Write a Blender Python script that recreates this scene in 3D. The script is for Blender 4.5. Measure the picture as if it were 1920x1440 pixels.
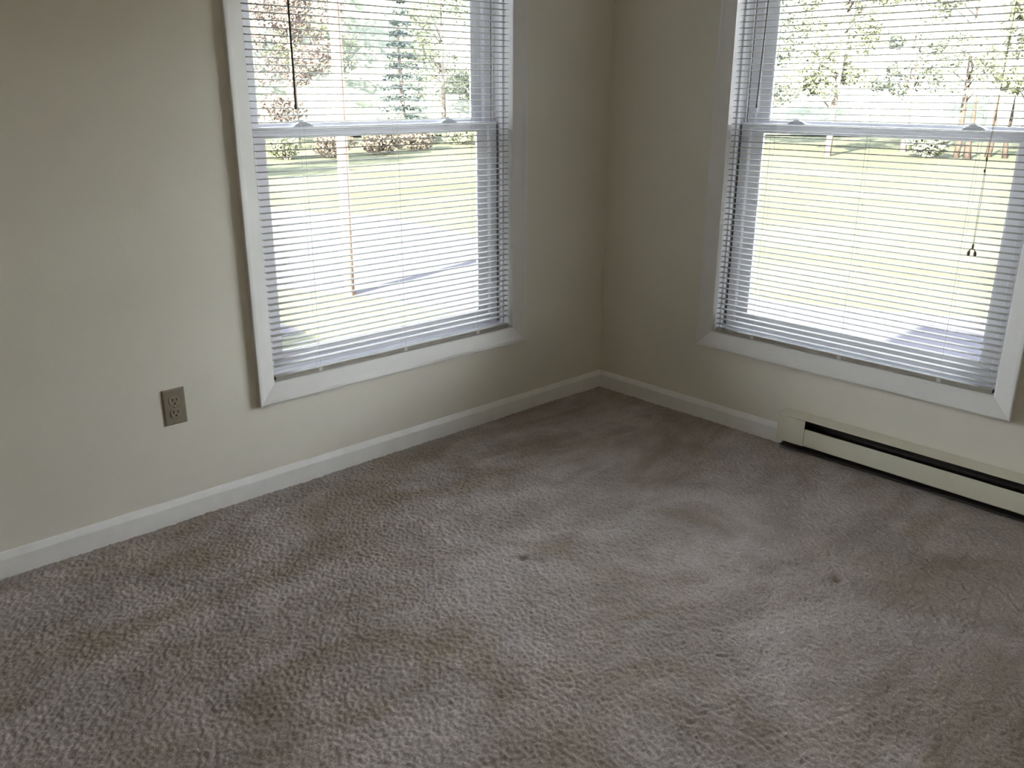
import bpy, bmesh, math, random
import numpy as np
from mathutils import Vector, Matrix

random.seed(7)
for o in list(bpy.data.objects):
    bpy.data.objects.remove(o, do_unlink=True)
S = bpy.context.scene
COL = S.collection
PI = math.pi

# ------------------------------------------------------------------ camera
CX, CY, CZ = -2.9031, -2.5277, 1.2856
YAW, PITCH, ROLL, FPX = 0.7487, -0.3249, 0.0032, 1627.63
F = Vector((math.sin(YAW)*math.cos(PITCH), math.cos(YAW)*math.cos(PITCH), math.sin(PITCH)))
R = Vector((math.cos(YAW), -math.sin(YAW), 0.0))
U = R.cross(F)
R2 = R*math.cos(ROLL) + U*math.sin(ROLL)
U2 = -R*math.sin(ROLL) + U*math.cos(ROLL)
cd = bpy.data.cameras.new('camera')
cam = bpy.data.objects.new('camera', cd)
COL.objects.link(cam)
m = Matrix((R2, U2, -F)).transposed().to_4x4()
m.translation = Vector((CX, CY, CZ))
cam.matrix_world = m
cd.sensor_width = 36.0
cd.sensor_fit = 'HORIZONTAL'
cd.lens = FPX*36.0/1920.0
cd.clip_start = 0.02
cd.clip_end = 1000
S.camera = cam

# ------------------------------------------------------------------ sky, sun, exposure
W = bpy.data.worlds.new('sky')
S.world = W
W.use_nodes = True
bg = W.node_tree.nodes['Background']
wn, wl = W.node_tree.nodes, W.node_tree.links
wtc = wn.new('ShaderNodeTexCoord'); wsx = wn.new('ShaderNodeSeparateXYZ'); wr = wn.new('ShaderNodeValToRGB')
wl.new(wtc.outputs['Generated'], wsx.inputs[0]); wl.new(wsx.outputs['Z'], wr.inputs['Fac'])
wr.color_ramp.elements[0].position = 0.0; wr.color_ramp.elements[0].color = (0.97, 0.975, 1.0, 1)      # bright haze at the horizon
wr.color_ramp.elements[1].position = 1.0; wr.color_ramp.elements[1].color = (0.50, 0.62, 0.86, 1)
we = wr.color_ramp.elements.new(0.5); we.color = (0.96, 1.0, 1.13, 1)
# sky brightened on the unseen sunward side to lift the walls, dimmer opposite
wd = wn.new('ShaderNodeVectorMath'); wd.operation = 'DOT_PRODUCT'; wd.inputs[1].default_value = (-0.55, -0.78, 0.25)
wm = wn.new('ShaderNodeMapRange'); wm.interpolation_type = 'SMOOTHSTEP'
for k_, v_ in (('From Min', -0.7), ('From Max', 0.85), ('To Min', 22.5), ('To Max', 52.0)): wm.inputs[k_].default_value = v_
wl.new(wtc.outputs['Generated'], wd.inputs[0]); wl.new(wd.outputs['Value'], wm.inputs['Value'])
wl.new(wr.outputs['Color'], bg.inputs['Color']); wl.new(wm.outputs['Result'], bg.inputs['Strength'])
sl = bpy.data.lights.new('sun', 'SUN')
sl.energy = 340.0
sl.color = (1.0, 0.94, 0.84)
sl.angle = math.radians(0.6)
sun = bpy.data.objects.new('sun', sl)
COL.objects.link(sun)
sun.rotation_euler = Vector((13.7, 3.5, -5.8)).to_track_quat('-Z', 'Y').to_euler()
sun.location = (-20, -10, 20)
S.view_settings.view_transform = 'Standard'
S.view_settings.look = 'None'
S.view_settings.gamma = 1.0
S.view_settings.use_curve_mapping = False
S.view_settings.exposure = 0.0
S.cycles.max_bounces = 14
S.cycles.diffuse_bounces = 10
S.cycles.transparent_max_bounces = 16
S.cycles.sample_clamp_indirect = 8.0
S.cycles.caustics_refractive = False
S.cycles.caustics_reflective = False

# ------------------------------------------------------------------ materials
def nt(mat):
    return mat.node_tree.nodes, mat.node_tree.links

def mat(name, col, rough=0.6, metal=0.0, var=0.0, vscale=8.0, bump=0.0, bscale=200.0, spec=0.5, trans=0.0, coord='Object'):
    M = bpy.data.materials.new(name)
    M.use_nodes = True
    n, l = nt(M)
    b = n['Principled BSDF']
    b.inputs['Base Color'].default_value = (*col, 1)
    b.inputs['Roughness'].default_value = rough
    b.inputs['Metallic'].default_value = metal
    b.inputs['Specular IOR Level'].default_value = spec
    tc = n.new('ShaderNodeTexCoord')
    if var > 0:
        t = n.new('ShaderNodeTexNoise')
        t.inputs['Scale'].default_value = vscale
        t.inputs['Detail'].default_value = 5
        l.new(tc.outputs[coord], t.inputs['Vector'])
        r = n.new('ShaderNodeMapRange')
        r.inputs['From Min'].default_value = 0.3
        r.inputs['From Max'].default_value = 0.7
        r.inputs['To Min'].default_value = 1-var
        r.inputs['To Max'].default_value = 1+var
        l.new(t.outputs['Fac'], r.inputs['Value'])
        mx = n.new('ShaderNodeVectorMath')
        mx.operation = 'SCALE'
        mx.inputs[0].default_value = col
        l.new(r.outputs['Result'], mx.inputs['Scale'])
        l.new(mx.outputs['Vector'], b.inputs['Base Color'])
    if bump > 0:
        t = n.new('ShaderNodeTexNoise')
        t.inputs['Scale'].default_value = bscale
        t.inputs['Detail'].default_value = 3
        l.new(tc.outputs[coord], t.inputs['Vector'])
        bp = n.new('ShaderNodeBump')
        bp.inputs['Strength'].default_value = bump
        bp.inputs['Distance'].default_value = 0.002
        l.new(t.outputs['Fac'], bp.inputs['Height'])
        l.new(bp.outputs['Normal'], b.inputs['Normal'])
    return M

M_wall = mat('wall_paint', (0.755, 0.725, 0.64), 0.75, var=0.02, vscale=3, bump=0.25, bscale=260, spec=0.25)
M_ceil = mat('ceiling_paint', (0.80, 0.79, 0.74), 0.9, bump=0.2, bscale=150, spec=0.2)
M_trim = mat('trim_paint', (0.75, 0.74, 0.72), 0.42, var=0.02, vscale=20, bump=0.06, bscale=90)
M_base = mat('baseboard_paint', (0.86, 0.855, 0.84), 0.4, var=0.03, vscale=18, bump=0.08, bscale=80)
M_vinyl = mat('white_vinyl', (0.88, 0.88, 0.92), 0.45, var=0.01, vscale=15)
M_lock = mat('lock_plastic', (0.62, 0.64, 0.68), 0.35, var=0.02, vscale=50)
M_gap = mat('gap_shade', (0.03, 0.03, 0.03), 0.8, var=0.1, vscale=80)  # flat dark colour for the shaded gaps beside the sashes
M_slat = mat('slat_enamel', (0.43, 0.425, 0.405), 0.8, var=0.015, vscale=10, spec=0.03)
M_rail = mat('aged_rail', (0.33, 0.31, 0.265), 0.5, var=0.12, vscale=25)
M_cord = mat('cord', (0.62, 0.60, 0.55), 0.9, var=0.05, vscale=300)
M_cordb = mat('tan_cord', (0.36, 0.30, 0.18), 0.9, var=0.08, vscale=300)
M_wand = mat('smoky_wand', (0.055, 0.045, 0.035), 0.25, var=0.1, vscale=60)
M_tassel = mat('olive_tassel', (0.16, 0.12, 0.045), 0.45, var=0.1, vscale=80)
M_plate = mat('tan_plate', (0.235, 0.205, 0.150), 0.4, var=0.04, vscale=60)
M_recept = mat('receptacle', (0.27, 0.235, 0.175), 0.4, var=0.03, vscale=60)
M_slot = mat('slot_dark', (0.012, 0.01, 0.008), 0.8, var=0.1, vscale=60)
M_screw = mat('screw', (0.35, 0.32, 0.25), 0.35, 0.7, var=0.04, vscale=60)
M_heat = mat('heater_enamel', (0.68, 0.66, 0.54), 0.42, var=0.03, vscale=12, bump=0.03, bscale=60)
M_fin = mat('heater_fins', (0.035, 0.03, 0.025), 0.7, 0.3, var=0.2, vscale=60)
M_back = mat('heater_back', (0.07, 0.065, 0.055), 0.6, var=0.1, vscale=30)
M_siding = mat('siding', (0.62, 0.62, 0.60), 0.8, var=0.03, vscale=2)
M_roof = mat('roof_shingle', (0.16, 0.15, 0.14), 0.9, var=0.2, vscale=6)
M_pole = mat('weathered_pole', (0.055, 0.040, 0.031), 0.9, var=0.18, vscale=3, spec=0.05)
M_bark = mat('bark', (0.045, 0.036, 0.029), 0.95, var=0.3, vscale=3, spec=0.0)
M_dbark = mat('dark_bark', (0.0125, 0.0098, 0.0080), 1.0, var=0.3, vscale=3, spec=0.0)
M_drive = mat('pale_gravel', (0.0205, 0.0192, 0.0205), 1.0, var=0.10, vscale=1.3, spec=0.0)
M_rock = mat('bank_stone', (0.024, 0.018, 0.0145), 0.95, var=0.25, vscale=0.8)

# glass: clear pane, fresnel-weighted mirror over straight transmission
M_glass = bpy.data.materials.new('window_glass')
M_glass.use_nodes = True
n, l = nt(M_glass)
n.clear()
out = n.new('ShaderNodeOutputMaterial')
tr = n.new('ShaderNodeBsdfTransparent'); tr.inputs['Color'].default_value = (0.93, 0.95, 0.94, 1)
gl = n.new('ShaderNodeBsdfGlossy'); gl.inputs['Roughness'].default_value = 0.02
fr = n.new('ShaderNodeFresnel'); fr.inputs['IOR'].default_value = 1.35
tcg = n.new('ShaderNodeTexCoord')
nz = n.new('ShaderNodeTexNoise'); nz.inputs['Scale'].default_value = 3.0
mr = n.new('ShaderNodeMapRange'); mr.inputs['To Min'].default_value = 0.85; mr.inputs['To Max'].default_value = 1.0
mm = n.new('ShaderNodeMath'); mm.operation = 'MULTIPLY'
mixg = n.new('ShaderNodeMixShader')
l.new(tcg.outputs['Object'], nz.inputs['Vector']); l.new(nz.outputs['Fac'], mr.inputs['Value'])
l.new(fr.outputs['Fac'], mm.inputs[0]); l.new(mr.outputs['Result'], mm.inputs[1])
l.new(mm.outputs[0], mixg.inputs['Fac'])
l.new(tr.outputs[0], mixg.inputs[1]); l.new(gl.outputs[0], mixg.inputs[2])
l.new(mixg.outputs[0], out.inputs['Surface'])

def leaf_mat(name, c1, c2, tl=0.35):
    M = bpy.data.materials.new(name)
    M.use_nodes = True
    n, l = nt(M)
    n.clear()
    out = n.new('ShaderNodeOutputMaterial')
    tc = n.new('ShaderNodeTexCoord')
    t = n.new('ShaderNodeTexNoise'); t.inputs['Scale'].default_value = 1.4; t.inputs['Detail'].default_value = 4
    l.new(tc.outputs['Object'], t.inputs['Vector'])
    r = n.new('ShaderNodeValToRGB')
    r.color_ramp.elements[0].position = 0.35; r.color_ramp.elements[0].color = (*c1, 1)
    r.color_ramp.elements[1].position = 0.62; r.color_ramp.elements[1].color = (*c2, 1)
    l.new(t.outputs['Fac'], r.inputs['Fac'])
    d = n.new('ShaderNodeBsdfDiffuse'); tt = n.new('ShaderNodeBsdfTranslucent')
    l.new(r.outputs['Color'], d.inputs['Color']); l.new(r.outputs['Color'], tt.inputs['Color'])
    mx = n.new('ShaderNodeMixShader'); mx.inputs['Fac'].default_value = tl
    l.new(d.outputs[0], mx.inputs[1]); l.new(tt.outputs[0], mx.inputs[2])
    l.new(mx.outputs[0], out.inputs['Surface'])
    return M

L_green = leaf_mat('leaf_light_green', (0.032, 0.037, 0.021), (0.070, 0.073, 0.048))
L_yellow = leaf_mat('leaf_yellow_green', (0.040, 0.043, 0.024), (0.074, 0.075, 0.047))
L_pink = leaf_mat('leaf_reddish', (0.042, 0.030, 0.027), (0.066, 0.055, 0.046))
L_spruce = leaf_mat('needle_blue_green', (0.009, 0.014, 0.015), (0.036, 0.044, 0.036), 0.15)
L_tan = leaf_mat('leaf_tan', (0.026, 0.0200, 0.0155), (0.048, 0.040, 0.030))
L_dull = leaf_mat('leaf_grey_green', (0.028, 0.033, 0.029), (0.075, 0.078, 0.050))

L_hill = leaf_mat('hill_foliage', (0.024, 0.0265, 0.0185), (0.042, 0.043, 0.034), 0.0)
for nd in L_hill.node_tree.nodes:
    if nd.type == 'TEX_NOISE': nd.inputs['Scale'].default_value = 0.55; nd.inputs['Detail'].default_value = 8; nd.inputs['Roughness'].default_value = 0.7

# lawn
M_lawn = bpy.data.materials.new('lawn_grass')
M_lawn.use_nodes = True
n, l = nt(M_lawn)
b = n['Principled BSDF']; b.inputs['Roughness'].default_value = 1.0; b.inputs['Specular IOR Level'].default_value = 0.0
tc = n.new('ShaderNodeTexCoord')
t1 = n.new('ShaderNodeTexNoise'); t1.inputs['Scale'].default_value = 0.22; t1.inputs['Detail'].default_value = 6
l.new(tc.outputs['Object'], t1.inputs['Vector'])
r = n.new('ShaderNodeValToRGB')
r.color_ramp.elements[0].position = 0.33; r.color_ramp.elements[0].color = (0.0166, 0.0178, 0.0118, 1)
r.color_ramp.elements[1].position = 0.62; r.color_ramp.elements[1].color = (0.0225, 0.0225, 0.0155, 1)
l.new(t1.outputs['Fac'], r.inputs['Fac'])
t2 = n.new('ShaderNodeTexNoise'); t2.inputs['Scale'].default_value = 9; t2.inputs['Detail'].default_value = 6
l.new(tc.outputs['Object'], t2.inputs['Vector'])
mr = n.new('ShaderNodeMapRange'); mr.inputs['To Min'].default_value = 0.8; mr.inputs['To Max'].default_value = 1.2
l.new(t2.outputs['Fac'], mr.inputs['Value'])
vm = n.new('ShaderNodeVectorMath'); vm.operation = 'SCALE'
l.new(r.outputs['Color'], vm.inputs[0]); l.new(mr.outputs['Result'], vm.inputs['Scale'])
l.new(vm.outputs['Vector'], b.inputs['Base Color'])

# carpet
M_carpet = bpy.data.materials.new('carpet_pile')
M_carpet.use_nodes = True
n, l = nt(M_carpet)
b = n['Principled BSDF']; b.inputs['Roughness'].default_value = 0.95; b.inputs['Specular IOR Level'].default_value = 0.1
b.inputs['Sheen Weight'].default_value = 0.12; b.inputs['Sheen Roughness'].default_value = 0.5
tc = n.new('ShaderNodeTexCoord')
def noise(scale, detail, vec, dist=0.0, rough=0.5):
    t = n.new('ShaderNodeTexNoise'); t.inputs['Scale'].default_value = scale; t.inputs['Detail'].default_value = detail
    t.inputs['Distortion'].default_value = dist; t.inputs['Roughness'].default_value = rough
    l.new(vec, t.inputs['Vector']); return t.outputs['Fac']
def mrange(v, a, b_, c, d):
    t = n.new('ShaderNodeMapRange')
    for k, x in zip(('From Min', 'From Max', 'To Min', 'To Max'), (a, b_, c, d)): t.inputs[k].default_value = x
    l.new(v, t.inputs['Value']); return t.outputs['Result']
mp = n.new('ShaderNodeMapping'); mp.inputs['Rotation'].default_value = (0, 0, math.radians(50)); mp.inputs['Scale'].default_value = (1.0, 1.9, 1)
l.new(tc.outputs['Object'], mp.inputs['Vector'])
nap = mrange(noise(1.35, 5, mp.outputs['Vector'], 1.5, 0.6), 0.38, 0.62, 0.0, 1.0)       # brushed nap patches
nap2 = mrange(noise(5.0, 4, tc.outputs['Object'], 0.8), 0.35, 0.65, 0.88, 1.12)
tuft_shade = mrange(noise(250, 3, tc.outputs['Object'], 0.3, 0.6), 0.34, 0.66, 0.72, 1.26)  # fine speckle, shade between the tufts put into the colour
rp = n.new('ShaderNodeValToRGB')
rp.color_ramp.elements[0].color = (0.300, 0.250, 0.208, 1)
rp.color_ramp.elements[1].color = (0.430, 0.388, 0.376, 1)
l.new(nap, rp.inputs['Fac'])
m1 = n.new('ShaderNodeMath'); m1.operation = 'MULTIPLY'; l.new(nap2, m1.inputs[0]); l.new(tuft_shade, m1.inputs[1])
vs = n.new('ShaderNodeVectorMath'); vs.operation = 'SCALE'
l.new(rp.outputs['Color'], vs.inputs[0]); l.new(m1.outputs[0], vs.inputs['Scale'])
l.new(vs.outputs['Vector'], b.inputs['Base Color'])
bp = n.new('ShaderNodeBump'); bp.inputs['Strength'].default_value = 0.4; bp.inputs['Distance'].default_value = 0.002
l.new(noise(260, 3, tc.outputs['Object'], 0.2, 0.6), bp.inputs['Height'])
l.new(bp.outputs['Normal'], b.inputs['Normal'])

# ------------------------------------------------------------------ mesh helpers
class MB:
    def __init__(s): s.v = []; s.f = []
    def add(s, vs, fs):
        k = len(s.v); s.v += [tuple(p) for p in vs]; s.f += [tuple(i+k for i in f) for f in fs]; return s
    def box(s, x0, x1, y0, y1, z0, z1):
        x0, x1 = sorted((x0, x1)); y0, y1 = sorted((y0, y1)); z0, z1 = sorted((z0, z1))
        vs = [(x, y, z) for z in (z0, z1) for y in (y0, y1) for x in (x0, x1)]
        return s.add(vs, [(0, 2, 3, 1), (4, 5, 7, 6), (0, 1, 5, 4), (2, 6, 7, 3), (0, 4, 6, 2), (1, 3, 7, 5)])
    def extrude(s, prof, axis, a, b):
        """closed 2-D profile swept along an axis; prof in the two other axes"""
        def P(t, p):
            if axis == 'x': return (t, p[0], p[1])
            if axis == 'y': return (p[0], t, p[1])
            return (p[0], p[1], t)
        n = len(prof)
        vs = [P(a, p) for p in prof] + [P(b, p) for p in prof]
        fs = [(i, (i+1) % n, n+(i+1) % n, n+i) for i in range(n)] + [tuple(range(n))[::-1], tuple(range(n, 2*n))]
        return s.add(vs, fs)
    def ring(s, hw, z0, z1, prof, ws, wb, wt):
        """closed profile (d 0..1 inward, y) swept round a rectangle with mitred corners"""
        n = len(prof); vs = []
        for sx, top in ((-1, 0), (1, 0), (1, 1), (-1, 1)):
            for d, y in prof:
                vs.append((sx*(hw-d*ws), y, (z1-d*wt) if top else (z0+d*wb)))
        fs = []
        for c in range(4):
            d_ = (c+1) % 4
            for i in range(n):
                j = (i+1) % n
                fs.append((c*n+i, c*n+j, d_*n+j, d_*n+i))
        return s.add(vs, fs)
    def tube(s, pts, rad, seg=8, cap=True):
        pts = [Vector(p) for p in pts]
        if not isinstance(rad, (list, tuple)): rad = [rad]*len(pts)
        k = len(s.v); n = len(pts)
        ref = Vector((0.3, 0.9, 0.1))
        for i, p in enumerate(pts):
            d = (pts[min(i+1, n-1)]-pts[max(i-1, 0)]).normalized()
            a = d.cross(ref if abs(d.dot(ref)) < 0.9 else Vector((0, 0, 1))).normalized(); b2 = d.cross(a)
            for j in range(seg):
                t = 2*PI*j/seg
                s.v.append(tuple(p + (a*math.cos(t)+b2*math.sin(t))*rad[i]))
        for i in range(n-1):
            for j in range(seg):
                j2 = (j+1) % seg
                s.f.append((k+i*seg+j, k+i*seg+j2, k+(i+1)*seg+j2, k+(i+1)*seg+j))
        if cap:
            s.f.append(tuple(k+j for j in range(seg))[::-1]); s.f.append(tuple(k+(n-1)*seg+j for j in range(seg)))
        return s
    def lathe(s, prof, c, axis='z', seg=20):
        """profile (r, h) spun round an axis through c"""
        k = len(s.v); n = len(prof)
        for r_, h in prof:
            for j in range(seg):
                t = 2*PI*j/seg; a, b2 = r_*math.cos(t), r_*math.sin(t)
                q = (a, b2, h) if axis == 'z' else ((a, h, b2) if axis == 'y' else (h, a, b2))
                s.v.append((c[0]+q[0], c[1]+q[1], c[2]+q[2]))
        for i in range(n-1):
            for j in range(seg):
                j2 = (j+1) % seg
                s.f.append((k+i*seg+j, k+i*seg+j2, k+(i+1)*seg+j2, k+(i+1)*seg+j))
        s.f.append(tuple(k+j for j in range(seg))[::-1]); s.f.append(tuple(k+(n-1)*seg+j for j in range(seg)))
        return s
    def build(s, name, M, parent=None, bevel=0.0, smooth=False, seg=2):
        me = bpy.data.meshes.new(name)
        me.from_pydata(s.v, [], s.f)
        me.update()
        bm = bmesh.new(); bm.from_mesh(me)
        bmesh.ops.recalc_face_normals(bm, faces=bm.faces)
        bm.to_mesh(me); bm.free()
        me.materials.append(M)
        o = bpy.data.objects.new(name, me)
        COL.objects.link(o)
        if parent: o.parent = parent
        if bevel > 0:
            md = o.modifiers.new('bevel', 'BEVEL'); md.width = bevel; md.segments = seg; md.limit_method = 'ANGLE'; md.angle_limit = math.radians(35)
        if smooth:
            for p in me.polygons: p.use_smooth = True
        return o

def struct(o): o['kind'] = 'structure'; return o
def tag(o, label, cat, group=None):
    o['label'] = label; o['category'] = cat
    if group: o['group'] = group
    return o
def empty(name, loc=(0, 0, 0), rz=0.0):
    o = bpy.data.objects.new(name, None); COL.objects.link(o)
    o.location = loc; o.rotation_euler = (0, 0, rz); o.empty_display_size = 0.1
    return o
def copy_to(src, parent, loc=None):
    c = src.copy(); COL.objects.link(c); c.parent = parent
    if loc is not None: c.location = loc
    return c

# ------------------------------------------------------------------ room shell
XW, YR, H = -4.6, -4.1, 2.44        # far-left wall, wall behind the camera, ceiling height
HW, ZB, ZT = 0.536, 0.371, 1.940    # window opening: half width, bottom, top
C1, C2 = -1.094, -1.126             # window centres along their walls
T = 0.150
def wall_with_hole(name, along, c):
    mb = MB(); a, b2 = c-HW-0.016, c+HW+0.016; z0, z1 = ZB-0.016, ZT+0.016
    lo, hi = (XW-T, 0.0) if along == 'x' else (YR-T, T)
    for (p, q, r_, s_) in ((lo, a, -0.25, H+0.2), (b2, hi, -0.25, H+0.2), (a, b2, -0.25, z0), (a, b2, z1, H+0.2)):
        if along == 'x': mb.box(p, q, 0.0, T, r_, s_)
        else: mb.box(0.0, T, p, q, r_, s_)
    return struct(mb.build(name, M_wall))
wall_with_hole('wall_left', 'x', C1)
wall_with_hole('wall_right', 'y', C2)
struct(MB().box(XW-T, 0.0, YR-T, YR, -0.25, H+0.2).build('wall_back', M_wall))
struct(MB().box(XW-T, XW, YR, 0.0, -0.25, H+0.2).build('wall_far_left', M_wall))
struct(MB().box(XW, 0.0, YR, 0.0, H, H+0.12).build('ceiling', M_ceil))

# carpeted floor: fine relief where it can be seen
rng = np.random.default_rng(3)
step = 0.0042
xs = np.concatenate([np.arange(XW, -2.95, 0.08), np.arange(-2.95, -0.0005, step), [0.0]])
ys = np.concatenate([np.arange(YR, -2.65, 0.08), np.arange(-2.65, -0.0005, step), [0.0]])
nx, ny = len(xs), len(ys)
X, Y = np.meshgrid(xs, ys, indexing='xy')
h = rng.random((ny, nx))
hs = (h + np.roll(h, 1, 0) + np.roll(h, 1, 1) + np.roll(np.roll(h, 1, 0), 1, 1))/4
def lowfreq(sc, seed):
    g = np.random.default_rng(seed).random((64, 64))
    fx = (X-XW)/sc; fy = (Y-YR)/sc
    i = np.floor(fx).astype(int); j = np.floor(fy).astype(int); a = fx-i; b_ = fy-j
    a = a*a*(3-2*a); b_ = b_*b_*(3-2*b_)
    i %= 64; j %= 64; i2 = (i+1) % 64; j2 = (j+1) % 64
    return (g[j, i]*(1-a)+g[j, i2]*a)*(1-b_)+(g[j2, i]*(1-a)+g[j2, i2]*a)*b_
Z = -0.006 + 0.0040*(hs-0.5) + 0.0022*(h-0.5) + 0.0024*(lowfreq(0.10, 1)-0.5) + 0.004*(lowfreq(0.35, 2)-0.5)
for (dx, dy, rr, dep) in ((-1.356, -0.910, 0.014, 0.012), (-0.781, -1.589, 0.015, 0.012), (-1.45, -1.30, 0.05, 0.003), (-1.33, -0.955, 0.02, 0.004), (-0.80, -1.60, 0.04, 0.004)):
    Z -= dep*np.exp(-((X-dx)**2+(Y-dy)**2)/(rr*rr))
Z = np.where((X < -2.95) | (Y < -2.65), -0.006, Z)
co = np.stack([X, Y, Z], -1).reshape(-1, 3).astype(np.float32)
idx = np.arange(nx*ny).reshape(ny, nx)
q = np.stack([idx[:-1, :-1], idx[:-1, 1:], idx[1:, 1:], idx[1:, :-1]], -1).reshape(-1, 4).astype(np.int32)
me = bpy.data.meshes.new('floor')
me.vertices.add(len(co)); me.vertices.foreach_set('co', co.ravel())
me.loops.add(q.size); me.loops.foreach_set('vertex_index', q.ravel())
me.polygons.add(len(q)); me.polygons.foreach_set('loop_start', np.arange(0, q.size, 4, dtype=np.int32))
me.polygons.foreach_set('loop_total', np.full(len(q), 4, dtype=np.int32))
me.polygons.foreach_set('use_smooth', np.ones(len(q), dtype=bool))
me.update(calc_edges=True); me.validate()
me.materials.append(M_carpet)
fl = bpy.data.objects.new('floor', me); COL.objects.link(fl); struct(fl)

# baseboards: square face with a sloped, rounded top
bbp = [(0, -0.012), (-0.013, -0.012), (-0.013, 0.049), (-0.0122, 0.052), (-0.0095, 0.0575), (-0.006, 0.0635), (-0.0035, 0.0675), (0, 0.0695)]
HY0, HY1 = -0.956, -2.48            # heater ends
struct(MB().extrude([(p[0], p[1]) for p in bbp], 'x', XW, -0.0001).build('baseboard_left', M_base))
struct(MB().extrude(bbp, 'y', HY0+0.0005, -0.0131).build('baseboard_right', M_base))
struct(MB().extrude(bbp, 'y', YR, HY1-0.0005).build('baseboard_right_end', M_base))

# ------------------------------------------------------------------ windows (local: x along wall, y outward, z up)
def make_window(n_, loc, rz, locks):
    w = empty('window_%d' % n_, loc, rz); struct(w)
    # mitred clamshell casing
    cas = [(0.0, 0.001), (0.0, -0.0045), (-0.06, -0.0068), (-0.35, -0.0115), (-0.62, -0.0160), (-0.80, -0.0195), (-0.93, -0.0210), (-0.985, -0.0205), (-1.0, -0.0190), (-1.0, 0.001)]
    MB().ring(HW-0.001, ZB+0.001, ZT-0.001, cas, 0.063, 0.066, 0.063).build('casing', M_trim, w, smooth=False)
    # jamb liner box
    jb = [(-1, 0.0005), (-1, T-0.001), (0, T-0.001), (0, 0.0005)]
    MB().ring(HW, ZB, ZT, jb, 0.015, 0.015, 0.015).build('jamb', M_trim, w)
    # inner blind stop and side track
    st = MB()
    for s in (-1, 1):
        st.box(s*HW, s*(HW-0.007), 0.048, 0.056, ZB, ZT)
        st.box(s*HW, s*(HW-0.004), 0.056, 0.071, ZB, ZT)
        st.box(s*HW, s*(HW-0.007), 0.103, 0.107, ZB, ZT)
    st.build('side_track', M_vinyl, w)
    # sloping sill under the sash with two ridges
    sp = [(0.034, ZB), (0.034, ZB+0.010), (0.042, ZB+0.012), (0.044, ZB+0.008), (0.060, ZB+0.009), (0.062, ZB+0.016), (0.066, ZB+0.016), (0.068, ZB+0.011), (0.110, ZB+0.009), (T+0.03, ZB-0.004), (T+0.03, ZB-0.016), (T, ZB-0.016), (T, ZB)]
    MB().extrude(sp, 'x', -HW+0.0002, HW-0.0002).build('sill', M_vinyl, w)
    # dark strips standing in for the shade in the gap between sash and track
    g = MB()
    for s in (-1, 1): g.box(s*(HW-0.0065), s*(HW-0.011), 0.080, 0.102, ZB+0.012, 1.176); g.box(s*(HW-0.0065), s*(HW-0.011), 0.111, 0.135, 1.176, ZT)
    g.build('sash_gap_shade', M_gap, w)
    def sash(name, y, z0, z1, wb, wt):
        sh = HW-0.011
        pr = [(0.0, y+0.030), (0.0, y+0.002), (0.03, y), (0.40, y), (0.44, y+0.003), (0.45, y+0.016), (0.60, y+0.017), (0.93, y+0.019), (1.0, y+0.022), (1.0, y+0.030)]
        s_ = MB().ring(sh, z0, z1, pr, 0.083, wb, wt).build(name, M_vinyl, w)
        p_ = MB().box(-(sh-0.080), sh-0.080, y+0.0235, y+0.0275, z0+wb-0.003, z1-wt+0.003).build('glass_pane', M_glass, s_)
        return s_
    lo = sash('lower_sash', 0.075, ZB+0.0085, 1.1765, 0.063, 0.036)
    sash('upper_sash', 0.108, 1.150, ZT-0.002, 0.036, 0.050)
    # cam locks on the meeting rail
    for lx in locks:
        lk = MB()
        lk.box(lx-0.036, lx+0.036, 0.079, 0.099, 1.1767, 1.1795)
        prof = [(lx-0.034, 1.1795), (lx+0.034, 1.1795), (lx+0.022, 1.186), (lx+0.008, 1.1905), (lx-0.010, 1.1905), (lx-0.024, 1.185)]
        lk.add(
            [(p[0], yy, p[1]) for yy in (0.081, 0.097) for p in prof],
            [(0, 1, 2, 3, 4, 5), (11, 10, 9, 8, 7, 6)] + [(i, (i+1) % 6, 6+(i+1) % 6, 6+i) for i in range(6)])
        k = lk.build('sash_lock', M_lock, lo, bevel=0.0015)
        lv = MB().lathe([(0.006, 1.1905), (0.006, 1.196), (0.004, 1.197)], (lx-0.002, 0.089, 0), 'z', 14)
        lv.box(lx-0.034, lx+0.002, 0.086, 0.092, 1.1925, 1.196)
        lv.build('lock_lever', M_lock, lo, bevel=0.001)
    return w
w1 = make_window(1, (C1, 0, 0), 0.0, (-0.310, 0.295))
w2 = make_window(2, (0, C2, 0), -PI/2, (-0.303, 0.309))

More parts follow.
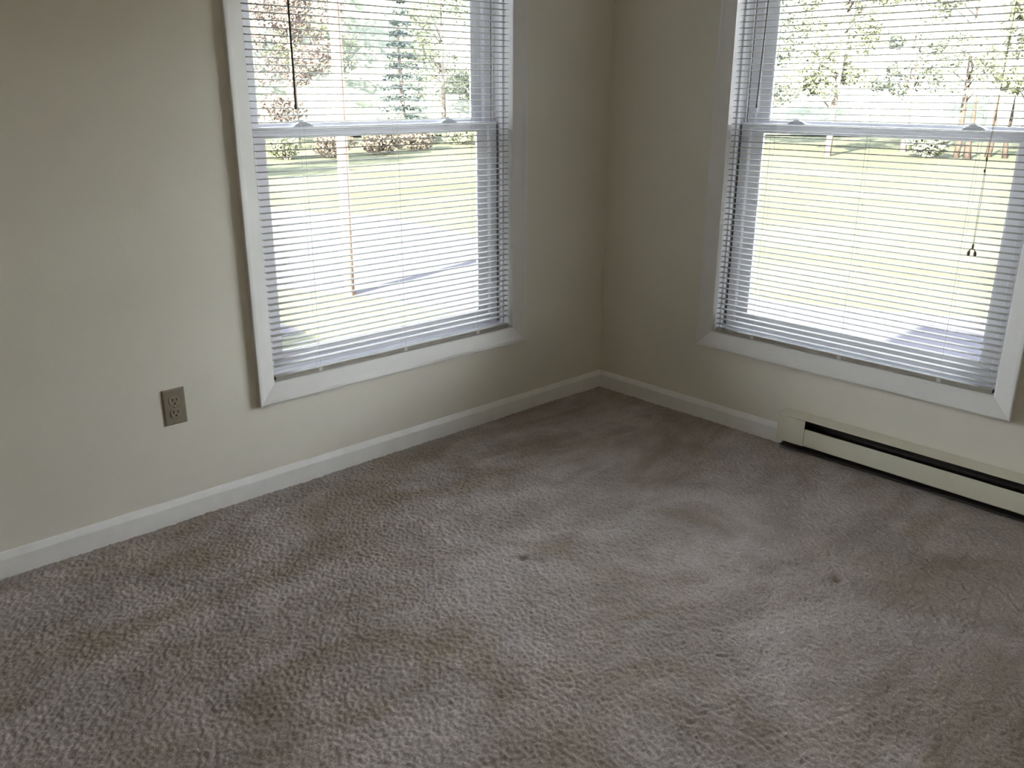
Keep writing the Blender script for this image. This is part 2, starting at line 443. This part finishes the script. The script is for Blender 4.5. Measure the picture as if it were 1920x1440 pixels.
# ------------------------------------------------------------------ mini blinds
def slat_mesh():
    n_ = 6; top = []; bot = []
    for i in range(n_+1):
        t = -1+2*i/n_
        y = 0.0125*t; z = 0.0021*(1-t*t)
        top.append((y, z)); bot.append((y, z-0.0009))
    return top + bot[::-1]
def make_blind(loc, rz, label, z0, pitch, xl, xr):
    b_ = empty('window_blind', loc, rz)
    tag(b_, label, 'window blind', 'white horizontal mini blinds')
    yc = 0.0185
    MB().box(xl, xr, yc-0.0145, yc+0.0135, ZT-0.027, ZT-0.001).build('head_rail', M_slat, b_, bevel=0.0015)
    pr = slat_mesh(); first = None
    k = 0; zs = []
    while z0+k*pitch < ZT-0.04: zs.append(z0+k*pitch); k += 1
    for i, z in enumerate(zs):
        jit = (0.0006*math.sin(i*2.3), 0.0003*math.sin(i*1.7))
        if first is None:
            first = MB().extrude([(p[0], p[1]) for p in pr], 'x', xl+0.001, xr-0.001).build('slat', M_slat, b_)
            first.location = (0, yc, z)
        else:
            copy_to(first, b_, (jit[0], yc+jit[1], z))
    # bottom rail: grooved channel with open dark ends
    rz0 = ZB+0.0008
    rp_ = [(yc-0.0125, rz0), (yc+0.0125, rz0), (yc+0.0135, rz0+0.004), (yc+0.0125, rz0+0.013), (yc+0.0105, rz0+0.0152), (yc-0.0105, rz0+0.0152),
           (yc-0.0125, rz0+0.0135), (yc-0.0130, rz0+0.0105), (yc-0.0112, rz0+0.0098), (yc-0.0112, rz0+0.0085), (yc-0.0132, rz0+0.0078), (yc-0.0135, rz0+0.0045), (yc-0.0115, rz0+0.0036), (yc-0.0115, rz0+0.0024)]
    rl = MB().extrude(rp_, 'x', xl+0.002, xr-0.002).build('bottom_rail', M_rail, b_)
    for s, xx in ((-1, xl+0.002), (1, xr-0.002)):
        MB().box(xx-s*0.0005, xx+s*0.0012, yc-0.0095, yc+0.0095, rz0+0.0025, rz0+0.0130).build('end_opening', M_slot, rl)
    xm = (xl+xr)/2
    for lx in (xm-0.355, xm+0.005, xm+0.358):
        ld = MB()
        for yy in (yc-0.0136, yc+0.0136): ld.tube([(lx, yy, rz0+0.014), (lx, yy, ZT-0.026)], 0.00045, 5)
        for z in zs: ld.tube([(lx, yc-0.0136, z-0.0012), (lx, yc+0.0136, z-0.0012)], 0.0003, 4)
        ld.build('ladder_cord', M_cord, b_)
        MB().box(lx-0.007, lx+0.007, yc-0.0142, yc-0.0125, rz0+0.001, rz0+0.013).build('cord_clip', M_cord, rl, bevel=0.0006)
    return b_
b1 = make_blind((C1, 0, 0), 0.0, 'white mini blind with dark wand, hanging in the left window beside the outlet', 0.4192, 0.0209, -0.523, 0.526)
b2 = make_blind((0, C2, 0), -PI/2, 'white mini blind with tan pull cord, in the right window above the heater', 0.4035, 0.0208, -0.526, 0.526)
# tilt wands
def wand(parent, p0, p1, M, r_):
    w_ = MB().tube([p0, p1], r_, 6).build('tilt_wand', M, parent)
    d = (Vector(p1)-Vector(p0)).normalized()
    MB().tube([Vector(p1)-d*0.012, Vector(p1), Vector(p1)+d*0.003], [r_*1.25, r_*1.35, r_*0.6], 8).build('wand_tip', M, w_)
    MB().tube([Vector(p0)-d*0.016, p0], [0.0022, 0.0022], 6).build('wand_hook', M_screw, w_)
wand(b1, (-1.480-C1, -0.010, ZT-0.035), (-1.479-C1, -0.010, 1.2335), M_wand, 0.0032)
wand(b2, (0.729-0.0-(1.126)+0.0, -0.008, ZT-0.035), (0.7099-1.126, -0.010, 1.2345), mat('grey_wand', (0.12, 0.12, 0.115), 0.3, var=0.05, vscale=50), 0.0026)
# pull cord of the right blind: two strands, joiner bead, loop and two tassels
lx = 1.5235-1.126
pc = MB()
for dx, zb in ((-0.0022, 0.836), (0.0022, 0.842)):
    pc.tube([(lx-0.002+dx*0.3, -0.004, ZT-0.03), (lx+0.004+dx*0.4, -0.010, 1.55), (lx+0.002+dx*0.5, -0.011, 1.25), (lx-0.002+dx*0.3, -0.011, 1.10), (lx+0.000+dx, -0.011, 0.98), (lx+0.0015+dx*0.5, -0.011, zb)], 0.0007, 5)
pco = pc.build('pull_cord', M_cordb, b2)
MB().tube([(lx-0.003, -0.011, 1.105), (lx-0.0025, -0.011, 1.097), (lx-0.002, -0.011, 1.089)], [0.0018, 0.0036, 0.0018], 8).build('cord_bead', M_tassel, pco)
MB().tube([(lx-0.003, -0.011, 1.068), (lx-0.003, -0.011, 1.062), (lx-0.002, -0.011, 1.056)], [0.0014, 0.003, 0.0014], 8).build('cord_bead', M_tassel, pco)
MB().tube([(lx+0.001, -0.011, 0.842), (lx+0.001, -0.011, 0.836), (lx+0.001, -0.011, 0.828), (lx+0.001, -0.011, 0.824)], [0.0014, 0.0034, 0.0034, 0.002], 8).build('tassel_joiner', M_tassel, pco)
for s in (-1, 1):
    MB().tube([(lx+0.001, -0.011, 0.826), (lx+0.001+s*0.006, -0.011, 0.823), (lx+0.001+s*0.0085, -0.011, 0.817)], [0.0016, 0.0018, 0.0020], 7).build('cord_loop', M_tassel, pco)
    MB().tube([(lx+0.001+s*0.0088, -0.011, 0.819), (lx+0.001+s*0.0092, -0.011, 0.814), (lx+0.001+s*0.0100, -0.011, 0.805), (lx+0.001+s*0.0100, -0.011, 0.803)], [0.0020, 0.0042, 0.0047, 0.0030], 10).build('tassel', M_tassel, pco)

# added warm fill, an unseen glowing dome on the ceiling above the view
M_dome = bpy.data.materials.new('fill_glow'); M_dome.use_nodes = True
db = M_dome.node_tree.nodes['Principled BSDF']
db.inputs['Base Color'].default_value = (0.85, 0.82, 0.76, 1); db.inputs['Roughness'].default_value = 0.5
db.inputs['Emission Color'].default_value = (1.0, 0.90, 0.77, 1); db.inputs['Emission Strength'].default_value = 14.0
cl = empty('ceiling_fill', (-2.0, -1.9, H)); tag(cl, 'added round fill dome on the ceiling, unseen above the view', 'ceiling light')
MB().lathe([(0.165, -0.0005), (0.165, -0.018), (0.150, -0.026)], (0, 0, 0), 'z', 36).build('fill_base_ring', M_trim, cl, smooth=False)
MB().lathe([(0.148, -0.0265), (0.140, -0.050), (0.115, -0.075), (0.075, -0.092), (0.030, -0.100), (0.004, -0.101)], (0, 0, 0), 'z', 36).build('fill_dome', M_dome, cl, smooth=True)

# ------------------------------------------------------------------ outlet
ot = empty('wall_outlet', (-1.963, 0, 0.371))
tag(ot, 'tan duplex power outlet plate on the left wall beside the window', 'power outlet')
def plate_bm():
    bm = bmesh.new()
    hw, hh = 0.035, 0.0572
    rings = [(0, 0.0), (0, -0.0025), (0.0022, -0.0045), (0.005, -0.0055)]
    allv = []
    for ins, y in rings:
        allv.append([bm.verts.new((sx*(hw-ins), y, sz*(hh-ins))) for sx, sz in ((-1, -1), (1, -1), (1, 1), (-1, 1))])
    for a, c in zip(allv, allv[1:]):
        for i in range(4): bm.faces.new((a[i], a[(i+1) % 4], c[(i+1) % 4], c[i]))
    bm.faces.new(allv[-1]); bm.faces.new(allv[0][::-1])
    bmesh.ops.recalc_face_normals(bm, faces=bm.faces)
    return bm
bm = plate_bm(); me = bpy.data.meshes.new('cover_plate'); bm.to_mesh(me); bm.free(); me.materials.append(M_plate)
pl = bpy.data.objects.new('cover_plate', me); COL.objects.link(pl); pl.parent = ot
md = pl.modifiers.new('bevel', 'BEVEL'); md.width = 0.0012; md.segments = 2
for s in (-1, 1):
    zc = s*0.0195
    pts = []
    for i in range(28):                                     # round face flattened top and bottom
        t = 2*PI*i/28
        pts.append((0.0172*math.cos(t), zc+max(-0.0135, min(0.0135, 0.0172*math.sin(t)))))
    r_ = MB().add([(p[0], -0.0050, p[1]) for p in pts]+[(p[0], -0.0074, p[1]) for p in pts],
                  [tuple(range(28)), tuple(range(28, 56))[::-1]]+[(i, (i+1) % 28, 28+(i+1) % 28, 28+i) for i in range(28)]).build('receptacle', M_recept, ot, bevel=0.0006)
    sl_ = MB(); sl_.box(-0.0078, -0.0052, -0.0079, -0.0072, zc-0.0015, zc+0.0085); sl_.box(0.0052, 0.0078, -0.0079, -0.0072, zc-0.0005, zc+0.0080)
    sl_.build('slot_pair', M_slot, r_)
    MB().lathe([(0.0028, -0.0079), (0.0028, -0.0072)], (0, 0, zc-0.0085), 'y', 14).build('ground_hole', M_slot, r_)
MB().lathe([(0.0034, -0.0050), (0.0034, -0.0066), (0.0022, -0.0074), (0.0004, -0.0076)], (0, 0, 0), 'y', 16).build('screw', M_screw, ot, smooth=True)

# ------------------------------------------------------------------ electric baseboard heater
ht = empty('baseboard_heater', (0, 0, 0))
tag(ht, 'long cream electric baseboard heater on the right wall under the window', 'heater')
D, ZT_, ZS, ZBm = 0.0605, 0.1340, 0.0978, 0.0315
CAP = HY0-0.110
def sheet(prof, t):     # open polyline (x,z) thickened into a closed profile
    out_, n_ = [], len(prof)
    for i, p in enumerate(prof):
        a = Vector(prof[max(i-1, 0)]); c = Vector(prof[min(i+1, n_-1)])
        d = (c-a).normalized(); nrm = Vector((-d.y, d.x))
        out_.append((p[0]+nrm.x*t, p[1]+nrm.y*t))
    return list(prof)+out_[::-1]
MB().extrude(sheet([(-0.0008, ZT_+0.006), (-0.0008, 0.003), (-0.040, 0.003), (-0.044, 0.008)], 0.0012), 'y', HY1+0.002, HY0-0.002).build('back_panel', M_back, ht)
MB().extrude(sheet([(-0.0006, ZT_+0.0075), (-0.012, ZT_+0.0062), (-D+0.003, ZT_+0.0005), (-D-0.0012, ZT_-0.0002), (-D-0.0016, ZT_-0.0016), (-D+0.001, ZT_-0.0026)], 0.0012), 'y', HY1-0.001, HY0+0.001).build('top_cover', M_heat, ht)
MB().extrude(sheet([(-D+0.012, ZS-0.006), (-D+0.010, ZS-0.001), (-D+0.002, ZS), (-D, ZS-0.003), (-D, ZBm+0.002), (-D+0.002, ZBm), (-D+0.012, ZBm)], 0.0012), 'y', HY1+0.111, CAP-0.0012).build('front_panel', M_heat, ht)
for (a, c, e) in ((HY0, CAP, HY0), (HY1, HY1+0.11, HY1)):
    ec = MB().extrude(sheet([(-D+0.010, ZBm-0.0005), (-D-0.0006, ZBm-0.0005), (-D-0.0006, ZT_-0.0050), (-D+0.003, ZT_-0.0044)], -0.0012), 'y', a, c)
    e2 = e-0.0016 if e == HY0 else e+0.0016
    ec.extrude([(-0.0010, ZBm-0.002), (-D+0.001, ZBm), (-D+0.001, ZT_-0.0050), (-0.0010, ZT_-0.0005)], 'y', e, e2)
    ec.build('end_cap', M_heat, ht)
fb = MB(); y = CAP+0.04
while y > HY1+0.08: fb.box(-0.046, -0.010, y, y-0.0008, 0.040, 0.092); y -= 0.008
fb.tube([(-0.028, CAP+0.02, 0.066), (-0.028, HY1+0.09, 0.066)], 0.008, 10)
fb.build('heating_fins', M_fin, ht)
MB().extrude(sheet([(-0.004, 0.128), (-0.010, 0.110), (-0.012, 0.100)], 0.001), 'y', HY1+0.06, CAP+0.07).build('deflector', M_fin, ht)

# ------------------------------------------------------------------ house outside
G = -3.0
hs_ = MB()
hs_.box(-10, T, -8.0, T, G, -0.2505)
hs_.box(-10, XW-T-0.002, -8.0, T, -0.25, 2.64)
hs_.box(XW-T-0.002, T, -8.0, YR-T-0.002, -0.25, 2.64)
struct(hs_.build('house_walls', M_siding))
struct(MB().box(-10.4, 0.5, -8.4, 0.5, 2.645, 2.80).build('house_roof', M_roof))
wg = MB(); wg.box(-16, -9.15, 3.5, 22.0, G, 2.64)  # unseen wing, placed to cast its shadow edge on the ground
struct(wg.build('unseen_wing_walls', M_siding))
struct(MB().box(-16.4, -8.75, 3.1, 22.4, 2.645, 2.80).build('unseen_wing_roof', M_roof))

# ground
def grid_plane(name, x0, x1, y0, y1, z, n_, M):
    mb = MB(); 
    for j in range(n_+1):
        for i in range(n_+1): mb.v.append((x0+(x1-x0)*i/n_, y0+(y1-y0)*j/n_, z))
    for j in range(n_):
        for i in range(n_): k = j*(n_+1)+i; mb.f.append((k, k+1, k+n_+2, k+n_+1))
    return mb.build(name, M)
struct(grid_plane('lawn', -120, 420, -200, 340, G, 8, M_lawn))
def slab(name, pts, z0, z1, M):
    n_ = len(pts)
    return MB().add([(p[0], p[1], z0) for p in pts]+[(p[0], p[1], z1) for p in pts],
                    [tuple(range(n_))[::-1], tuple(range(n_, 2*n_))]+[(i, (i+1) % n_, n_+(i+1) % n_, n_+i) for i in range(n_)]).build(name, M)
struct(slab('gravel_pad', [(1.0, 11.6), (4.93, 11.6), (4.93, 14.0), (1.0, 14.0)], G-0.05, G+0.02, M_drive))
struct(slab('gravel_drive', [(-2, 44), (6.6, 15.4), (7.6, 13.0), (8.0, 11.0), (8.2, 8.0), (9.5, 5.0), (11.0, 2.5), (11.5, -14), (16.5, -14), (16, 0.0), (15.4, 3.6), (13.8, 6.5), (13.6, 11), (14.6, 18), (15.2, 23.5), (12.8, 28.5), (7, 40)], G-0.05, G+0.02, M_drive))

# wooded hillside closing the view beyond the lawn
def wooded_hill():
    na, nr = 420, 46
    a = np.linspace(math.radians(5), math.radians(125), na)[None, :]      # clockwise from +y
    t = np.linspace(0, 1, nr)[:, None]
    base = 92 + 16*np.clip((a-math.radians(50))/math.radians(30), 0, 1) + 3*np.sin(a*9)
    r = base + 60*t
    z = 0.15 + 27*t**0.9 + 1.5*np.sin(a*14+1)*t
    x = CX + r*np.sin(a); y = CY + r*np.cos(a)
    g = np.random.default_rng(9).random((96, 96))
    def nz_(u, v):
        i = np.floor(u).astype(int); j = np.floor(v).astype(int); p = u-i; q_ = v-j
        p = p*p*(3-2*p); q_ = q_*q_*(3-2*q_)
        return (g[j % 96, i % 96]*(1-p)+g[j % 96, (i+1) % 96]*p)*(1-q_)+(g[(j+1) % 96, i % 96]*(1-p)+g[(j+1) % 96, (i+1) % 96]*p)*q_
    lump = (nz_(x/3.4+300, y/3.4+300)+0.5*nz_(x/1.5+500, z*1.0+y/1.5+500))*np.clip(t*8, 0, 1)
    z = z + 3.2*(lump-0.6)*np.clip(t*8, 0, 1)
    co = np.stack([x, y, z+G], -1).reshape(-1, 3)
    idx = np.arange(na*nr).reshape(nr, na)
    q_ = np.stack([idx[:-1, :-1], idx[:-1, 1:], idx[1:, 1:], idx[1:, :-1]], -1).reshape(-1, 4)
    me = bpy.data.meshes.new('wooded_hill'); me.from_pydata(co.tolist(), [], q_.tolist()); me.update()
    me.materials.append(L_hill)
    o = bpy.data.objects.new('wooded_hill', me); COL.objects.link(o)
    return struct(o)
wooded_hill()

# utility pole
up = empty('utility_pole', (7.30, 13.72, G))
tag(up, 'tall weathered wooden utility pole beside the gravel drive', 'utility pole')
MB().tube([(0, 0, -0.3), (0, 0, 3), (0.0, 0, 6), (0, 0, 9.5)], [0.125, 0.115, 0.105, 0.09], 20).build('pole_shaft', M_pole, up, smooth=True)
MB().box(-1.1, 1.1, -0.16, -0.05, 8.6, 8.72).build('crossarm', M_pole, up, bevel=0.01)
MB().tube([(0.06, -0.115, 0.1), (0.06, -0.105, 8.5)], 0.012, 6).build('ground_wire', M_bark, up)

# ------------------------------------------------------------------ trees
def leaf_cloud(mb, centre, rad, n_, size, rnd, flat=1.0):
    for _ in range(n_):
        while True:
            p = Vector((rnd.uniform(-1, 1), rnd.uniform(-1, 1), rnd.uniform(-1, 1)))
            if p.length <= 1: break
        p = p.normalized()*(p.length**0.55)
        c = Vector((centre[0]+p.x*rad[0], centre[1]+p.y*rad[1], centre[2]+p.z*rad[2]))
        a = Vector((rnd.gauss(0, 1), rnd.gauss(0, 1), rnd.gauss(0, 0.6))).normalized()
        b_ = a.cross(Vector((rnd.gauss(0, 1), rnd.gauss(0, 1), rnd.gauss(0, 1)))).normalized()
        s = size*rnd.uniform(0.55, 1.3)
        k = len(mb.v)
        mb.v += [tuple(c-a*s*0.5), tuple(c+b_*s*0.3+a*s*0.05), tuple(c+a*s*0.5), tuple(c-b_*s*0.3+a*s*0.05)]
        mb.f.append((k, k+1, k+2, k+3))
DENS = 1.7
def tree(name, x, y, height, crown_r, crown_z0, M, label, seed, clusters=26, per=110, size=0.32, trunk_r=0.2, group='trees beyond the lawn', kind='round'):
    rnd = random.Random(seed)
    t = empty(name, (x, y, G)); tag(t, label, 'tree', group)
    tr_ = MB(); 
    top = height*0.86 if kind == 'round' else height*0.98
    bend = (rnd.uniform(-.3, .3), rnd.uniform(-.3, .3))
    tr_.tube([(0, 0, -0.2), (bend[0]*0.3, bend[1]*0.3, top*0.35), (bend[0], bend[1], top*0.7), (bend[0]*1.4, bend[1]*1.4, top)], [trunk_r*1.25, trunk_r, trunk_r*0.6, trunk_r*0.15], 9)
    lf = MB()
    if kind == 'round':
        for i in range(clusters):
            zf = rnd.random()
            z = crown_z0+(height-crown_z0)*zf
            rr = crown_r*math.sqrt(max(0.08, 1-((zf-0.42)/0.62)**2))*rnd.uniform(0.35, 1.0)
            an = rnd.uniform(0, 2*PI)
            c = (rr*math.cos(an), rr*math.sin(an), z)
            s = crown_r*rnd.uniform(0.20, 0.36)
            leaf_cloud(lf, c, (s*1.15, s*1.15, s*0.85), int(per*DENS), size, rnd)
            if i % 2 == 0:
                zb = max(height*0.2, z-crown_r*0.5)
                tr_.tube([(bend[0]*zb/top, bend[1]*zb/top, zb), (c[0]*0.5, c[1]*0.5, (zb+z)/2+0.1), c], [trunk_r*0.35, trunk_r*0.2, 0.02], 5)
    else:                                                   # conifer: whorls of drooping boughs
        nl = 15
        for k_ in range(nl):
            f_ = k_/(nl-1); z = crown_z0+(height-crown_z0)*f_; rr = crown_r*(1-f_)**0.85+0.15
            for j in range(7):
                an = j*2*PI/7+k_*0.7
                for q_ in (0.45, 0.85):
                    c = (rr*q_*math.cos(an), rr*q_*math.sin(an), z-rr*q_*0.22)
                    leaf_cloud(lf, c, (rr*0.24+0.1, rr*0.24+0.1, 0.22), per//8, size, rnd)
                tr_.tube([(0, 0, z), (rr*0.9*math.cos(an), rr*0.9*math.sin(an), z-rr*0.2)], [0.05, 0.015], 4)
    tr_.build('trunk', M_bark, t, smooth=True)
    o = lf.build('crown', M, t)
    return t
# seen through the left window, left to right
tree('reddish_tree', 33.0, 61, 13.5, 4.0, 2.6, L_pink, 'pinkish leafed tree behind the left blind, left of the utility pole', 11, 34, 120, 0.34)
tree('deciduous_tree', 20, 66, 16, 4.4, 4.0, L_yellow, 'pale leafy tree at the left edge of the left window', 12, 26, 110, 0.34)
tree('deciduous_tree', 36, 84, 21, 5.0, 6.0, L_green, 'tall pale green tree above the pinkish tree in the left window', 13, 30, 110, 0.4)
tree('spruce_tree', 44.4, 62.5, 12.5, 2.3, 0.6, L_spruce, 'dark blue-green spruce seen right of the utility pole', 14, per=190, size=0.30, kind='conifer')
tree('deciduous_tree', 48, 82, 18, 4.8, 4.5, L_yellow, 'yellow-green tree standing behind the dark spruce', 15, 34, 120, 0.38)
tree('deciduous_tree', 52.5, 67, 16, 4.4, 3.2, L_green, 'light green tree next right of the dark spruce', 16, 32, 120, 0.36)
tree('deciduous_tree', 60, 57, 16, 4.4, 3.0, L_yellow, 'yellow-green tree at the right edge of the left window', 17, 34, 120, 0.36)
tree('deciduous_tree', 66, 70, 20, 5.8, 4.0, L_green, 'tall green tree farthest right through the left window', 18, 30, 110, 0.38)
tree('deciduous_tree', 0.5, 39.5, 13.5, 4.2, 3.0, L_green, 'broad tree left of the window view, its shade lying on the lawn', 27, 30, 120, 0.40)
# seen through the right window, left to right
tree('deciduous_tree', 62, 39, 15, 4.4, 3.6, L_dull, 'grey-green tree at the left edge of the right window', 21, 34, 130, 0.34)
tree('deciduous_tree', 57, 29.0, 14.5, 3.4, 4.4, L_yellow, 'yellow-green tree left of centre in the right window', 22, 30, 110, 0.32)
tree('deciduous_tree', 66, 27.6, 15.5, 3.0, 4.4, L_dull, 'darker leafed tree near the centre of the right window', 23, 24, 100, 0.30)
tree('deciduous_tree', 75, 27, 17, 4.4, 5.0, L_yellow, 'thin pale tree right of centre in the right window', 24, 20, 90, 0.34)
tree('deciduous_tree', 59.5, 17.2, 12.5, 2.6, 3.4, L_yellow, 'yellowish tree behind the pull cord in the right window', 25, 34, 110, 0.32)
tree('deciduous_tree', 76, 15.5, 16.5, 4.2, 2.2, L_green, 'pale green tree at the right edge of the right window', 26, 30, 110, 0.32)
# understorey
def bush(x, y, h_, r_, M, label, seed, n_=900, size=0.3, group='bushes at the lawn edge'):
    rnd = random.Random(seed)
    t = empty('bush', (x, y, G)); tag(t, label, 'bush', group)
    lf = MB()
    for i in range(7):
        an = rnd.uniform(0, 2*PI); q_ = rnd.uniform(0, 0.6)*r_
        leaf_cloud(lf, (q_*math.cos(an), q_*math.sin(an), h_*rnd.uniform(0.35, 0.65)), (r_*0.5, r_*0.5, h_*0.36), n_//7, size, rnd)
    st = MB()
    for i in range(6):
        an = i*1.05; st.tube([(0.1*math.cos(an), 0.1*math.sin(an), -0.1), (0.4*r_*math.cos(an), 0.4*r_*math.sin(an), h_*0.6)], [0.05, 0.02], 5)
    st.build('stems', M_bark, t); lf.build('foliage', M, t)
bush(60.5, 23.6, 2.3, 1.75, L_dull, 'rounded grey-green bush under the meeting rail of the right window', 31, 2400, 0.34)
bush(26.2, 50.5, 1.8, 1.7, L_yellow, 'low yellow-green bush left of the dry undergrowth in the left window', 32)
bush(40.5, 58.5, 2.6, 2.6, L_dull, 'grey-green bush at the foot of the spruce', 33, 1400)
bush(46.5, 57.0, 1.9, 2.6, L_yellow, 'low yellowish bush right of the spruce foot', 34)
# tangle of dry undergrowth left of the spruce
bush(29.6, 50.2, 1.7, 1.9, L_tan, 'tan dry shrub at the left end of the undergrowth strip, left window', 41, 1500, 0.26, 'dry undergrowth left of the spruce')
bush(33.6, 50.6, 2.0, 2.2, L_tan, 'brownish shrub in the undergrowth strip just left of the utility pole', 42, 1900, 0.26, 'dry undergrowth left of the spruce')
bush(38.3, 52.8, 1.8, 2.3, L_tan, 'brown low shrub between the utility pole and the spruce foot', 43, 1900, 0.26, 'dry undergrowth left of the spruce')
# bare trunks at the right edge of the right window
TRUNKS = [(62.2, 22.2, 0.4, 0.24, 'leftmost bare brown trunk right of the round bush, right window'),
          (60.8, 20.9, -0.3, 0.30, 'thick bare brown trunk just left of the pull cord, right window'),
          (65.0, 21.1, 0.5, 0.26, 'bare brown trunk right behind the pull cord, right window'),
          (64.3, 19.7, -0.4, 0.22, 'slender bare brown trunk right of the pull cord, right window'),
          (66.2, 19.3, 0.2, 0.28, 'rightmost bare brown trunk, at the right edge of the glass')]
for i, (x, y, lean, r_, lab) in enumerate(TRUNKS):
    tk = MB().tube([(0, 0, -0.2), (lean*0.3, -lean*0.2, 1.2), (lean*0.9, lean*0.2, 2.6), (lean*1.2, lean*0.3, 4.2)], [r_*0.95, r_*0.66, r_*0.5, r_*0.12], 8).build('tree_trunk', M_dbark, None, smooth=True)
    tk.location = (x, y, G)
    tag(tk, lab, 'tree trunk', 'bare trunks seen through the right window')
